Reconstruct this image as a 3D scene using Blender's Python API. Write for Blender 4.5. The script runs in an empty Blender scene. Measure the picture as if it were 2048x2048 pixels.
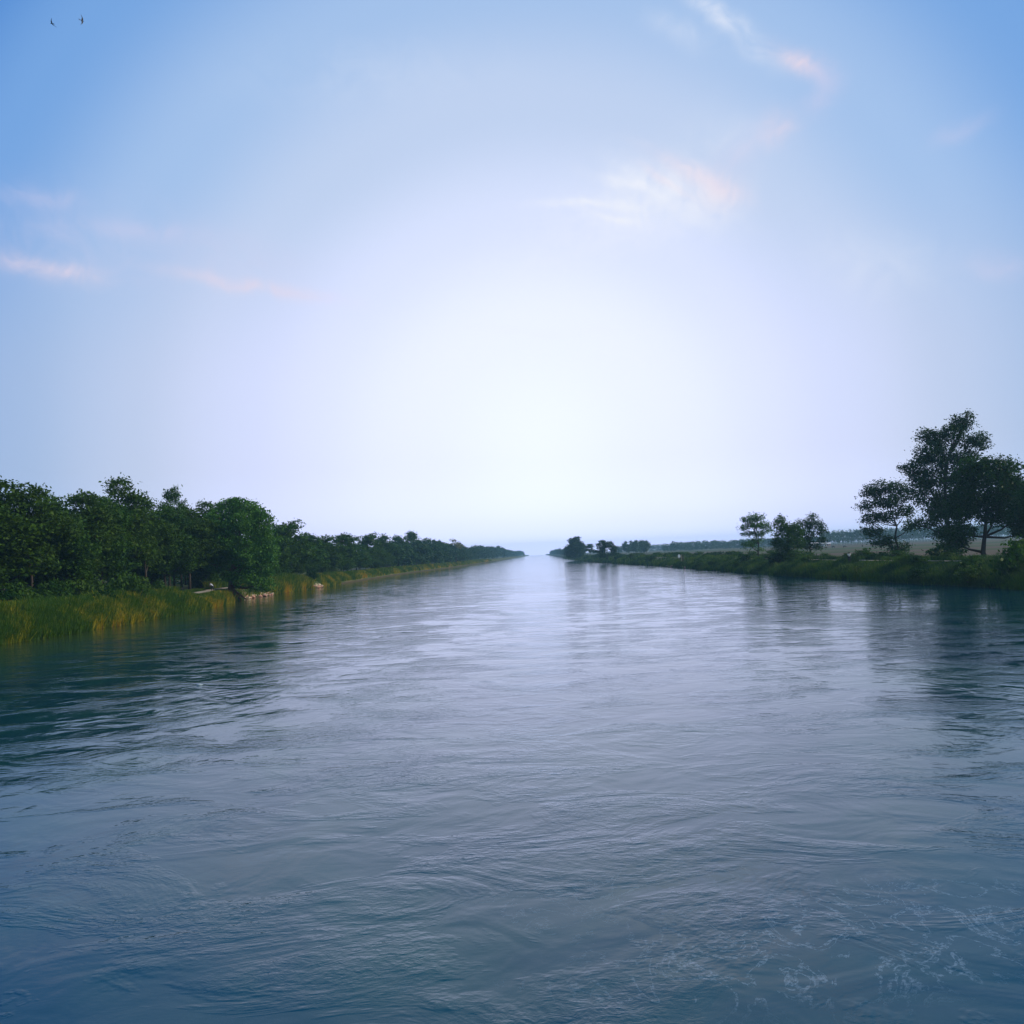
import bpy, bmesh, math, random
import numpy as np
from mathutils import Vector, Matrix

# ------------------------------------------------------------------ camera
F_PX = 1967.0
ROLL = math.radians(2.3)
CAM_H = 7.0
PSI, TH = 0.024186, 0.043176
_c, _s = math.cos(ROLL), math.sin(ROLL)
FW = Vector((-math.sin(PSI) * math.cos(TH), math.cos(PSI) * math.cos(TH), math.sin(TH)))
R0 = Vector((math.cos(PSI), math.sin(PSI), 0))
U0 = R0.cross(FW)
RT = R0 * _c - U0 * _s
UP = U0 * _c + R0 * _s
S = bpy.context.scene
cam = bpy.data.cameras.new("camera")
cam.sensor_width = 36
cam.lens = 36 * F_PX / 2048
cam.clip_start = 0.1
cam.clip_end = 20000
co = bpy.data.objects.new("camera", cam)
S.collection.objects.link(co)
M = Matrix((RT, UP, -FW)).transposed().to_4x4()
M.translation = Vector((0, 0, CAM_H))
co.matrix_world = M
S.camera = co


def ray(px, py):
    return FW + RT * ((px - 1024) / F_PX) + UP * ((1024 - py) / F_PX)


def at(px, py, z):
    d = ray(px, py)
    t = (z - CAM_H) / d.z
    return Vector((d.x * t, d.y * t, z))


def along(px, dist, z):
    """ground point seen in column px at distance dist down the river"""
    d = ray(px, 1107 - (px - 1075) * math.tan(ROLL))
    return Vector((d.x / d.y * dist, dist, z))


# ------------------------------------------------------------------ sun, sky, exposure
SUN_AZ, SUN_EL = math.radians(88), math.radians(27)      # azimuth clockwise from +Y
sl = bpy.data.lights.new("sun", 'SUN')
sl.energy = 4.2
sl.angle = math.radians(6)
sl.color = (1.0, 0.86, 0.66)
so = bpy.data.objects.new("sun", sl)
S.collection.objects.link(so)
sd = Vector((math.sin(SUN_AZ) * math.cos(SUN_EL), math.cos(SUN_AZ) * math.cos(SUN_EL), math.sin(SUN_EL)))
so.rotation_euler = sd.to_track_quat('Z', 'Y').to_euler()

S.view_settings.view_transform = 'Standard'
S.view_settings.look = 'None'
S.view_settings.exposure = 0
S.view_settings.gamma = 1
S.render.engine = 'CYCLES'
S.cycles.use_denoising = True
S.cycles.max_bounces = 6
S.cycles.diffuse_bounces = 3
S.cycles.glossy_bounces = 2
S.cycles.transmission_bounces = 3
S.cycles.volume_bounces = 1
S.cycles.caustics_reflective = False
S.cycles.caustics_refractive = False


def lin(r, g, b):
    f = lambda c: (c / 255 / 12.92) if c <= 10 else ((c / 255 + .055) / 1.055) ** 2.4
    return (f(r), f(g), f(b), 1)


class NT:
    def __init__(s, tree):
        s.t = tree

    def n(s, typ, **kw):
        nd = s.t.nodes.new(typ)
        for k, v in kw.items():
            if k.startswith('i_'):
                nd.inputs[int(k[2:])].default_value = v
            else:
                setattr(nd, k, v)
        return nd

    def l(s, a, b):
        s.t.links.new(a, b)

    def m(s, op, a, b=None, c=None, clamp=False):
        nd = s.n('ShaderNodeMath', operation=op, use_clamp=clamp)
        for i, v in enumerate((a, b, c)):
            if v is None:
                continue
            if isinstance(v, (int, float)):
                nd.inputs[i].default_value = v
            else:
                s.l(v, nd.inputs[i])
        return nd.outputs[0]

    def v(s, op, a, b=None, scale=None):
        nd = s.n('ShaderNodeVectorMath', operation=op)
        for i, v in enumerate((a, b)):
            if v is None:
                continue
            if isinstance(v, (tuple, Vector)):
                nd.inputs[i].default_value = v
            else:
                s.l(v, nd.inputs[i])
        if scale is not None:
            nd.inputs['Scale'].default_value = scale
        return nd.outputs['Value'] if op in ('DOT_PRODUCT', 'LENGTH') else nd.outputs[0]

    def mix(s, fac, a, b, blend='MIX'):
        nd = s.n('ShaderNodeMix', data_type='RGBA', blend_type=blend)
        for sock, v in ((nd.inputs[0], fac), (nd.inputs[6], a), (nd.inputs[7], b)):
            if isinstance(v, (int, float, tuple)):
                sock.default_value = v
            else:
                s.l(v, sock)
        return nd.outputs[2]

    def noise(s, vec, scale, detail=3, rough=.5, dist=0.0, out=0):
        nd = s.n('ShaderNodeTexNoise')
        nd.inputs['Scale'].default_value = scale
        nd.inputs['Detail'].default_value = detail
        nd.inputs['Roughness'].default_value = rough
        nd.inputs['Distortion'].default_value = dist
        if vec is not None:
            s.l(vec, nd.inputs['Vector'])
        return nd.outputs[out]

    def ramp(s, fac, stops, interp='LINEAR'):
        nd = s.n('ShaderNodeValToRGB')
        cr = nd.color_ramp
        cr.interpolation = interp
        while len(cr.elements) < len(stops):
            cr.elements.new(0.5)
        for e, (p, c) in zip(cr.elements, stops):
            e.position = p
            e.color = c if isinstance(c, tuple) else (c, c, c, 1)
        s.l(fac, nd.inputs[0])
        return nd.outputs[0]

    def scalexyz(s, vec, sc):
        nd = s.n('ShaderNodeMapping')
        nd.inputs['Scale'].default_value = sc
        s.l(vec, nd.inputs[0])
        return nd.outputs[0]


W = bpy.data.worlds.new("World")
S.world = W
W.use_nodes = True
W.node_tree.nodes.clear()
w = NT(W.node_tree)
tc = w.n('ShaderNodeTexCoord')
DIR = w.v('NORMALIZE', tc.outputs['Generated'])
GLOW = ray(1078, 905).normalized()
ang = w.m('DIVIDE', w.m('ARCCOSINE', w.m('MINIMUM', w.v('DOT_PRODUCT', DIR, GLOW), 0.999999)), math.pi)
D = lambda deg: deg / 180
# hazy bright patch of sky over the river mouth, falling to deep blue around it
HC = lambda k, *c: tuple(x * q for x, q in zip(lin(*c)[:3], (1 + (k - 1) * .25, 1 + (k - 1) * .5, 1 + (k - 1) * 2.2))) + (1,)
sky = w.ramp(ang, [
    (0.0, HC(1.16, 251, 252, 255)), (D(7), HC(1.10, 246, 249, 255)), (D(13), HC(1.04, 224, 233, 254)),
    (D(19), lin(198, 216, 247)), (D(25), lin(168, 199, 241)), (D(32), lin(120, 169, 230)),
    (D(38), lin(58, 128, 210)), (D(52), lin(62, 118, 196)), (D(90), lin(120, 160, 205)), (D(180), lin(180, 195, 215))], 'EASE')  # last stops lighten sky behind camera, added fill for trees and banks
sep = w.n('ShaderNodeSeparateXYZ')
w.l(DIR, sep.inputs[0])
elev = sep.outputs[2]
# paler, greyer air low over the land
low = w.ramp(elev, [(0.0, 1.0), (0.16, 0.75), (0.36, 0.0)], 'EASE')
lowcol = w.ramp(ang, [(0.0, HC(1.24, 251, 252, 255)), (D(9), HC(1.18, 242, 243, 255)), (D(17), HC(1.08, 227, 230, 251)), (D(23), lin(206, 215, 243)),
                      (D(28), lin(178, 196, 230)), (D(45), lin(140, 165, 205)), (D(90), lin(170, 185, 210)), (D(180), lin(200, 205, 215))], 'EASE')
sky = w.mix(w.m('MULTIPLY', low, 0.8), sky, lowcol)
# brightest in the thick air right on the horizon
hb = w.ramp(elev, [(0.0, 1.0), (0.035, .40), (0.10, 0.0)], 'EASE')
sky = w.mix(hb, sky, w.mix(1.0, sky, (1.22, 1.24, 1.34, 1), 'MULTIPLY'))
# physical sky adds its own gradient and the light from the sun's side
nis = w.n('ShaderNodeTexSky', sky_type='NISHITA')
nis.sun_disc = False
nis.sun_elevation = SUN_EL
nis.sun_rotation = SUN_AZ
nis.dust_density = 2.0
nisc = w.v('SCALE', nis.outputs[0], scale=0.1)
sky = w.mix(0.08, sky, nisc)
# cirrus
nz = w.noise(DIR, 9, 4, .55, 0.6, out=1)
warp = w.v('SCALE', w.v('SUBTRACT', nz, (0.5, 0.5, 0.5)), scale=0.03)
DW = w.v('ADD', DIR, warp)
fine = w.noise(w.v('ADD', DW, (3.1, 1.7, .4)), 26, 5, .62, 1.2)
fine = w.ramp(fine, [(0.32, 0.30), (0.64, 1.0)])


def streak(p0, p1, wid, strength, col):
    global sky
    a, b = ray(*p0).normalized(), ray(*p1).normalized()
    c = ((a + b) / 2).normalized()
    e1 = (b - a).normalized()
    e1 = (e1 - c * e1.dot(c)).normalized()
    e2 = c.cross(e1)
    L = (b - a).length / 2 * 1.25
    wr = wid * 1.2 / F_PX
    u = w.m('DIVIDE', w.m('SUBTRACT', w.v('DOT_PRODUCT', DW, e1), float(c.dot(e1))), L)
    v = w.m('DIVIDE', w.v('DOT_PRODUCT', DW, e2), wr)
    r2 = w.m('ADD', w.m('MULTIPLY', u, u), w.m('MULTIPLY', v, v))
    g = w.m('EXPONENT', w.m('MULTIPLY', r2, -1.6))
    g = w.m('MULTIPLY', w.m('MULTIPLY', g, fine), strength, clamp=True)
    sky = w.mix(g, sky, col)


WHT, PNK, LAV = lin(238, 242, 254), lin(238, 220, 232), lin(212, 210, 238)
for st in [((1315, 315), (1470, 395), 17, .75, PNK), ((1400, 370), (1475, 405), 34, .7, PNK),
           ((1239, 336), (1330, 405), 12, 1.0, WHT), ((1180, 345), (1290, 375), 9, .7, WHT), ((1290, 340), (1380, 395), 8, .8, PNK), 
           ((1080, 404), (1255, 402), 9, 1.0, WHT), ((1225, 402), (1300, 428), 9, 1.0, WHT),
           ((1190, 423), (1290, 450), 8, .95, WHT), ((1220, 360), (1460, 420), 62, .75, WHT),
           ((1100, 450), (1400, 430), 60, .5, WHT),
           ((1385, 2), (1490, 62), 16, .85, WHT), ((1300, 40), (1415, 95), 22, .35, WHT),
           ((1550, 98), (1640, 132), 20, .8, PNK), ((1620, 120), (1680, 165), 22, .5, LAV),
           ((1665, 165), (1610, 230), 22, .35, LAV), 
           ((1530, 240), (1580, 280), 30, .5, PNK), ((1380, 265), (1540, 290), 40, .22, WHT),
           ((1870, 275), (1970, 230), 16, .3, LAV), ((1930, 540), (2048, 545), 26, .45, LAV),
           ((1620, 510), (1900, 560), 60, .22, WHT),
           ((-20, 515), (190, 560), 18, .75, PNK), 
           ((348, 544), (640, 600), 14, .65, PNK), ((0, 383), (150, 396), 16, .35, LAV),
           ((124, 455), (400, 468), 18, .35, LAV), ((380, 510), (600, 540), 50, .25, LAV),
           ((900, 655), (1250, 668), 8, .35, WHT), 
           ((-100, 440), (420, 520), 90, .22, LAV), ((500, 170), (1000, 130), 60, .14, WHT), ((1420, 350), (1560, 260), 34, .30, LAV), ((1450, 70), (1570, 130), 26, .30, WHT), ((880, 540), (1300, 470), 50, .25, WHT)]:
    streak(*st)
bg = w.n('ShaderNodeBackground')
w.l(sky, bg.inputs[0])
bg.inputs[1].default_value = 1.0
W.cycles.sampling_method = 'MANUAL'
W.cycles.sample_map_resolution = 256
wo = w.n('ShaderNodeOutputWorld')
w.l(bg.outputs[0], wo.inputs[0])


# ------------------------------------------------------------------ helpers
def tag(o, label=None, cat=None, group=None, kind=None):
    if label: o['label'] = label
    if cat: o['category'] = cat
    if group: o['group'] = group
    if kind: o['kind'] = kind
    return o


def link(name, me, mats=None, parent=None):
    o = bpy.data.objects.new(name, me)
    S.collection.objects.link(o)
    if mats:
        for mm in (mats if isinstance(mats, (list, tuple)) else [mats]):
            me.materials.append(mm)
    if parent:
        o.parent = parent
    return o


def empty(name, loc, rz=0.0, sc=1.0):
    o = bpy.data.objects.new(name, None)
    o.empty_display_size = 0.3
    S.collection.objects.link(o)
    o.location = loc
    o.rotation_euler = (0, 0, rz)
    o.scale = (sc, sc, sc) if isinstance(sc, (int, float)) else sc
    return o


def copy_tree(o, parent=None):
    c = o.copy()
    S.collection.objects.link(c)
    c.parent = parent
    for ch in o.children:
        copy_tree(ch, c)
    return c


def quads_mesh(name, V, matidx=None, smooth=False):
    """V: (n,4,3) array of separate quads"""
    n = len(V)
    me = bpy.data.meshes.new(name)
    me.vertices.add(n * 4)
    me.vertices.foreach_set('co', V.reshape(-1).astype(np.float32))
    me.loops.add(n * 4)
    me.loops.foreach_set('vertex_index', np.arange(n * 4, dtype=np.int32))
    me.polygons.add(n)
    me.polygons.foreach_set('loop_start', np.arange(0, n * 4, 4, dtype=np.int32))
    me.polygons.foreach_set('loop_total', np.full(n, 4, dtype=np.int32))
    if matidx is not None:
        me.polygons.foreach_set('material_index', matidx.astype(np.int32))
    me.update()
    me.validate()
    return me


def grid_mesh(name, P, smooth=True):
    """P: (r,c,3) lattice"""
    r, c = P.shape[:2]
    me = bpy.data.meshes.new(name)
    idx = np.arange(r * c).reshape(r, c)
    f = np.stack([idx[:-1, :-1], idx[:-1, 1:], idx[1:, 1:], idx[1:, :-1]], -1).reshape(-1, 4)
    me.from_pydata(P.reshape(-1, 3).tolist(), [], f.tolist())
    if smooth:
        me.polygons.foreach_set('use_smooth', [True] * len(me.polygons))
    me.update()
    return me


def tube(bm, pts, rads, sides=7):
    """tapered tube through pts"""
    rings = []
    n = len(pts)
    for i, p in enumerate(pts):
        p = Vector(p)
        a = Vector(pts[max(i - 1, 0)])
        b = Vector(pts[min(i + 1, n - 1)])
        t = (b - a).normalized()
        ref = Vector((1, 0, 0)) if abs(t.x) < .8 else Vector((0, 1, 0))
        e1 = t.cross(ref).normalized()
        e2 = t.cross(e1)
        rings.append([bm.verts.new(p + (e1 * math.cos(k * 2 * math.pi / sides) + e2 * math.sin(k * 2 * math.pi / sides)) * rads[i])
                      for k in range(sides)])
    for a, b in zip(rings, rings[1:]):
        for k in range(sides):
            bm.faces.new((a[k], a[(k + 1) % sides], b[(k + 1) % sides], b[k]))
    bm.faces.new(rings[-1])
    bm.faces.new(rings[0][::-1])


def bm_obj(name, bm, mat, parent=None, smooth=True):
    bmesh.ops.recalc_face_normals(bm, faces=bm.faces)
    me = bpy.data.meshes.new(name)
    bm.to_mesh(me)
    bm.free()
    if smooth:
        me.polygons.foreach_set('use_smooth', [True] * len(me.polygons))
    return link(name, me, mat, parent)


def box(bm, cx, cy, cz, sx, sy, sz, rz=0.0):
    r = bmesh.ops.create_cube(bm, size=1)
    bmesh.ops.scale(bm, verts=r['verts'], vec=(sx, sy, sz))
    bmesh.ops.rotate(bm, verts=r['verts'], cent=(0, 0, 0), matrix=Matrix.Rotation(rz, 3, 'Z'))
    bmesh.ops.translate(bm, verts=r['verts'], vec=(cx, cy, cz))
    return r['verts']


def vnoise(x, y, seed=0):
    """cheap smooth value noise on arrays"""
    xi, yi = np.floor(x).astype(np.int64), np.floor(y).astype(np.int64)
    fx, fy = x - xi, y - yi
    fx, fy = fx * fx * (3 - 2 * fx), fy * fy * (3 - 2 * fy)

    def h(a, b):
        n = (a * 374761393 + b * 668265263 + seed * 1442695041) & 0x7fffffff
        n = ((n ^ (n >> 13)) * 1274126177) & 0x7fffffff
        return ((n ^ (n >> 16)) & 0xffff) / 65535.0
    return (h(xi, yi) * (1 - fx) + h(xi + 1, yi) * fx) * (1 - fy) + (h(xi, yi + 1) * (1 - fx) + h(xi + 1, yi + 1) * fx) * fy


# ------------------------------------------------------------------ materials
def mat(name):
    m = bpy.data.materials.new(name)
    m.use_nodes = True
    m.node_tree.nodes.clear()
    t = NT(m.node_tree)
    out = t.n('ShaderNodeOutputMaterial')
    return m, t, out


def simple(name, col, rough=.8, var=.3, scale=4, spec=.3):
    m, t, out = mat(name)
    b = t.n('ShaderNodeBsdfPrincipled')
    g = t.n('ShaderNodeTexCoord')
    nz = t.noise(g.outputs['Object'], scale, 4, .6)
    c = t.mix(nz, tuple(x * (1 - var) for x in col[:3]) + (1,), tuple(min(1, x * (1 + var)) for x in col[:3]) + (1,))
    t.l(c, b.inputs['Base Color'])
    b.inputs['Roughness'].default_value = rough
    b.inputs['Specular IOR Level'].default_value = spec
    t.l(b.outputs[0], out.inputs[0])
    return m


def foliage(name, c1, c2, c3=None, scale=.35, trans=.3):
    """leaf: two greens mottled by clump, tint differs from tree to tree"""
    m, t, out = mat(name)
    g = t.n('ShaderNodeTexCoord')
    oi = t.n('ShaderNodeObjectInfo')
    off = t.v('ADD', g.outputs['Object'], None)
    big = t.noise(g.outputs['Object'], scale, 2, .5)
    sm = t.noise(g.outputs['Object'], 2.3, 2, .6)
    f = t.m('ADD', t.m('MULTIPLY', big, .6), t.m('MULTIPLY', sm, .4))
    f = t.ramp(f, [(.36, 0.0), (.64, 1.0)])
    c = t.mix(f, c1, c2)
    if c3:
        c = t.mix(t.m('MULTIPLY', oi.outputs['Random'], .6), c, c3)
    d = t.n('ShaderNodeBsdfPrincipled')
    d.inputs['Roughness'].default_value = .55
    d.inputs['Specular IOR Level'].default_value = .10
    t.l(c, d.inputs['Base Color'])
    tr = t.n('ShaderNodeBsdfTranslucent')
    c2_ = t.mix(1.0, c, (1.3, 1.25, .5, 1), 'MULTIPLY')
    t.l(c2_, tr.inputs[0])
    mx = t.n('ShaderNodeMixShader')
    mx.inputs[0].default_value = trans
    t.l(d.outputs[0], mx.inputs[1])
    t.l(tr.outputs[0], mx.inputs[2])
    t.l(mx.outputs[0], out.inputs[0])
    return m


M_LEAF = foliage('leaf_green', (.012, .050, .008, 1), (.05, .125, .012, 1), (.045, .08, .008, 1))
M_LEAF_BIG = foliage('leaf_fresh', (.022, .090, .014, 1), (.085, .20, .030, 1))
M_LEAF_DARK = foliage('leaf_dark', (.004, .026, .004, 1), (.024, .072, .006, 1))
M_LEAF_FAR = foliage('leaf_far', (.02, .06, .028, 1), (.042, .10, .035, 1), (.03, .07, .035, 1))
M_LEAF_PALE = foliage('leaf_pale', (.12, .13, .06, 1), (.2, .19, .1, 1))
M_BARK = simple('bark', (.035, .028, .024), .9, .4, 6)
M_BARK_RED = simple('bark_reddish', (.12, .06, .035), .9, .4, 6)


def blade_mat(name, c1, c2, trans=.35):
    return foliage(name, c1, c2, None, 2.2, trans)


M_G1 = blade_mat('grass_green', (.03, .085, .010, 1), (.07, .14, .014, 1))
M_G2 = blade_mat('grass_olive', (.07, .12, .010, 1), (.16, .19, .016, 1))
M_G3 = blade_mat('grass_yellow', (.24, .22, .015, 1), (.38, .31, .03, 1))
M_G4 = blade_mat('grass_orange', (.36, .19, .015, 1), (.46, .26, .025, 1))
M_G6 = blade_mat('grass_muted', (.045, .085, .012, 1), (.085, .12, .016, 1))
M_G5 = blade_mat('grass_deep', (.016, .045, .016, 1), (.03, .075, .02, 1))

# ------------------------------------------------------------------ banks
LY = [-80, 60, 98, 122, 153, 170, 182, 192, 226, 262, 345, 480, 617, 900, 1457, 2900, 4300]
LX = [-60, -56, -54.2, -53.6, -54.0, -55.2, -57.5, -60.0, -61.2, -59.8, -61.6, -62.5, -56, -52.5, -47, -35, -35]
RY = [-80, 60, 127, 160, 190, 220, 300, 353, 420, 533, 709, 1200, 1700, 4300]
RX = [75, 66, 60.5, 57.3, 54.8, 52.8, 50.5, 49.3, 46.8, 40.0, 31.8, 31.5, 32, 32]
_r = np.random.RandomState(5)


def xl(y):
    y = np.asarray(y, float)
    return np.interp(y, LY, LX) + (vnoise(y / 6, y * 0, 3) - .5) * 1.0


def xr(y):
    y = np.asarray(y, float)
    return np.interp(y, RY, RX) + (vnoise(y / 6, y * 0, 4) - .5) * 1.2


OL = [-4, -1, 0, .8, 2.2, 4, 8, 14, 30, 80, 300]
ZL = [-2, -.7, 0, .75, 2.1, 2.5, 2.5, 2.4, 2.4, 2.6, 2.6]
OR = [-4, -1, 0, .8, 3, 5.5, 7.5, 11.5, 14, 20, 40, 120, 600]
ZR = [-2, -.7, 0, .5, 1.6, 2.5, 3.1, 3.1, 2.6, 2.3, 2.3, 2.5, 3.0]


def zl(o): return np.interp(o, OL, ZL)
def zr(o): return np.interp(o, OR, ZR)


ys = np.concatenate([np.linspace(-80, 80, 12), np.arange(84, 420, 3.0), np.geomspace(424, 4200, 90)])
rows = []
oL = [2600, 1500, 800, 400, 200, 100, 60, 40, 28, 20, 15, 12, 9, 7, 5.5, 4.5, 3.6, 2.8, 2.2, 1.6, 1.1, .7, .3, 0, -.5, -1.5, -4]
oR = [-4, -1.5, -.5, 0, .3, .7, 1.2, 1.8, 2.5, 3.3, 4.2, 5, 6, 7, 7.6, 9, 11.4, 12.2, 13, 15, 18, 22, 28, 40, 60, 90, 140, 200, 300, 450, 700, 1100, 1700, 2800]
for y in ys:
    a, b = float(xl(y)), float(xr(y))
    row = []
    for o in oL:
        z = float(zl(o))
        x = a - o
        amp = .25 if 1 < o < 3 else (.35 if o >= 9 else 0)
        z += (float(vnoise(np.array(x / 5), np.array(y / 5), 7)) - .5) * amp
        row.append((x, y, z))
    row.append(((a + b) / 2, y, -2.6))
    for o in oR:
        z = float(zr(o))
        x = b + o
        amp = .3 if 1 < o < 6 else (.4 if o >= 15 else 0)
        z += (float(vnoise(np.array(x / 5), np.array(y / 5), 8)) - .5) * amp
        row.append((x, y, z))
    rows.append(row)
gm = grid_mesh('ground', np.array(rows))
m, t, out = mat('earth_and_fields')
g = t.n('ShaderNodeTexCoord')
P = g.outputs['Object']
n1 = t.noise(P, .15, 4, .6)
n2 = t.noise(P, 1.7, 4, .65)
n3 = t.noise(t.scalexyz(P, (.004, .016, 1)), 1, 3, .55)
verge = t.mix(n2, (.03, .05, .014, 1), (.07, .085, .025, 1))
verge = t.mix(t.ramp(n1, [(.5, 0.), (.68, 1.)]), verge, (.13, .10, .055, 1))
field = t.ramp(n3, [(.36, (.035, .062, .018, 1)), (.47, (.06, .075, .028, 1)), (.54, (.095, .066, .054, 1)), (.7, (.085, .07, .045, 1))])
field = t.mix(t.m('MULTIPLY', n2, .35), field, (.08, .085, .04, 1))
sp = t.n('ShaderNodeSeparateXYZ')
t.l(P, sp.inputs[0])
mud = t.ramp(t.m('ADD', sp.outputs[2], t.m('MULTIPLY', n2, .5)), [(.45, 1.), (.85, 0.)])
verge = t.mix(mud, verge, (.055, .044, .022, 1))
isf = t.ramp(t.m('DIVIDE', sp.outputs[0], 200), [(.36, 0.), (.42, 1.)])
b = t.n('ShaderNodeBsdfPrincipled')
b.inputs['Roughness'].default_value = .95
b.inputs['Specular IOR Level'].default_value = .1
t.l(t.mix(isf, verge, field), b.inputs['Base Color'])
bu = t.n('ShaderNodeBump')
bu.inputs['Strength'].default_value = .6
bu.inputs['Distance'].default_value = .25
t.l(n2, bu.inputs['Height'])
t.l(bu.outputs[0], b.inputs['Normal'])
t.l(b.outputs[0], out.inputs[0])
tag(link('ground', gm, m), kind='structure')

# water
m, t, out = mat('muddy_water')
g = t.n('ShaderNodeTexCoord')
P = g.outputs['Object']
patch = t.noise(t.scalexyz(P, (.055, .035, 1)), 1, 4, .62, 1.2)
patch2 = t.noise(t.scalexyz(P, (.20, .30, 1)), 1, 5, .62, .8)
swell = t.noise(t.scalexyz(P, (.35, .35, 1)), 1, 3, .5, .8)
boil = t.noise(t.scalexyz(P, (.9, 1.1, 1)), 1, 3, .55, .9)
rip = t.noise(t.scalexyz(P, (3.2, 4.2, 1)), 1, 3, .6, .6)
rip2 = t.noise(t.scalexyz(P, (9.0, 11.0, 1)), 1, 2, .6, .3)
rm = t.ramp(t.m('ADD', t.m('MULTIPLY', patch, .4), t.m('MULTIPLY', patch2, .6)), [(.47, .04), (.60, 1.)])
h = t.m('ADD', t.m('MULTIPLY', swell, .05), t.m('MULTIPLY', patch, .14))
h = t.m('ADD', h, t.m('MULTIPLY', t.m('MULTIPLY', boil, .019), t.m('ADD', rm, .25)))
h = t.m('ADD', h, t.m('MULTIPLY', t.m('MULTIPLY', rip, .022), rm))
h = t.m('ADD', h, t.m('MULTIPLY', t.m('MULTIPLY', rip2, .0055), t.m('ADD', rm, .15)))
bu = t.n('ShaderNodeBump')
bu.inputs['Strength'].default_value = 1.0
bu.inputs['Distance'].default_value = 1.0
t.l(h, bu.inputs['Height'])
b = t.n('ShaderNodeBsdfPrincipled')
turb = t.noise(t.scalexyz(P, (.09, .06, 1)), 1, 4, .6, 1.5)
base = t.mix(t.ramp(turb, [(.4, 0.), (.65, 1.)]), (.000, .034, .066, 1), (.000, .048, .060, 1))
spw = t.n('ShaderNodeSeparateXYZ')
t.l(P, spw.inputs[0])
margin = t.m('ADD', t.m('DIVIDE', spw.outputs[0], -100), t.m('MULTIPLY', turb, .12))
base = t.mix(t.ramp(margin, [(.46, 0.), (.60, 1.)]), base, (.035, .050, .012, 1))
# foam: broken threads where the current boils
fz = t.noise(t.scalexyz(P, (.8, .5, 1)), 1, 6, .60, 1.6)
thread = t.ramp(t.m('ABSOLUTE', t.m('SUBTRACT', fz, .5)), [(.0, 1.), (.008, .8), (.022, 0.)])
crumb = t.ramp(t.noise(P, 11, 5, .75), [(.44, 0.), (.56, 1.)])
fpatch = t.noise(t.scalexyz(P, (.12, .16, 1)), 1, 3, .6, .8)
# foam is thickest just below the bridge
sp = t.n('ShaderNodeSeparateXYZ')
t.l(P, sp.inputs[0])
near = t.ramp(t.m('DIVIDE', sp.outputs[1], 60), [(.2, .02), (.5, -.04), (.9, -.18)])
fsum = t.m('ADD', fpatch, near)
for (fx, fy, fr, fa) in ((1790, 1880, 2.2, .45), (1930, 1850, 2.0, .35), (1270, 1990, 2.2, .3), (775, 1975, 1.2, .35), (1340, 1710, 4, .28), (1600, 1965, 2.6, .3),
                         (1700, 1790, 3.5, .25), (130, 1870, 1.8, .22), (880, 1850, 2.0, .25), (1150, 1790, 2.5, .22)):
    fp = at(fx, fy, 0)
    dv = t.v('SUBTRACT', P, (fp.x, fp.y, 0))
    q = t.m('DIVIDE', t.v('LENGTH', dv), fr)
    fsum = t.m('ADD', fsum, t.m('MULTIPLY', t.m('EXPONENT', t.m('MULTIPLY', t.m('MULTIPLY', q, q), -1)), fa * .8))
fm = t.ramp(fsum, [(.72, 0.), (1.0, 1.)])
foam = t.m('MULTIPLY', t.m('MULTIPLY', thread, crumb), fm)
t.l(t.mix(t.m('MULTIPLY', foam, .36), base, (.30, .42, .55, 1)), b.inputs['Base Color'])
b.inputs['Roughness'].default_value = .06
b.inputs['IOR'].default_value = 1.40
b.inputs['Specular Tint'].default_value = (.45, .92, 1.0, 1)
t.l(bu.outputs[0], b.inputs['Normal'])
t.l(b.outputs[0], out.inputs[0])
wy = np.concatenate([np.linspace(-80, 400, 30), np.geomspace(420, 4200, 30)])
wm = grid_mesh('water', np.array([[(x, y, 0) for x in np.linspace(float(xl(y)) - 1.5, float(xr(y)) + 1.5, 6)] for y in wy]))
tag(link('water', wm, m), kind='structure')

# tracks along both banks
M_PATH = simple('dusty_path', (.26, .23, .18), .95, .25, 1.5)


def ribbon(name, edge, side, o0, o1, y0, y1, zf, step=3.0):
    yy = np.arange(y0, y1, step)
    o = np.linspace(o0, o1, 4)
    P = np.array([[(float(edge(y)) + side * q, y, float(zf(q)) + .03) for q in o] for y in yy])
    ob = link(name, grid_mesh(name, P), M_PATH)
    tag(ob, kind='structure')
    return ob


ribbon('path', xr, 1, 7.9, 10.6, 60, 900, zr)
ribbon('path', xl, -1, 3.6, 5.2, 60, 900, zl)


# ------------------------------------------------------------------ vegetation builders
def leaves(rs, centers, m_per, rad, flat, size, up=.9, aspect=.55):
    n = len(centers) * m_per
    c = np.repeat(centers, m_per, 0)
    p = rs.normal(size=(n, 3)) * .5
    p[:, 2] *= flat
    p = c + p * rad * rs.uniform(.7, 1.3, size=(n, 1))
    nn = rs.normal(size=(n, 3)) * .65
    nn[:, 2] += up
    nn /= np.linalg.norm(nn, axis=1, keepdims=True)
    a = rs.normal(size=(n, 3))
    e1 = np.cross(nn, a)
    e1 /= np.linalg.norm(e1, axis=1, keepdims=True)
    e2 = np.cross(nn, e1)
    s = size * rs.uniform(.6, 1.35, size=(n, 1)) * .5
    e1, e2 = e1 * s, e2 * s * aspect
    # pointed leaf / spray outline
    return np.stack([p - e1, p - e2 * .9 + e1 * .1, p + e1, p + e2 * 1.1 - e1 * .1], 1)


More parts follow.
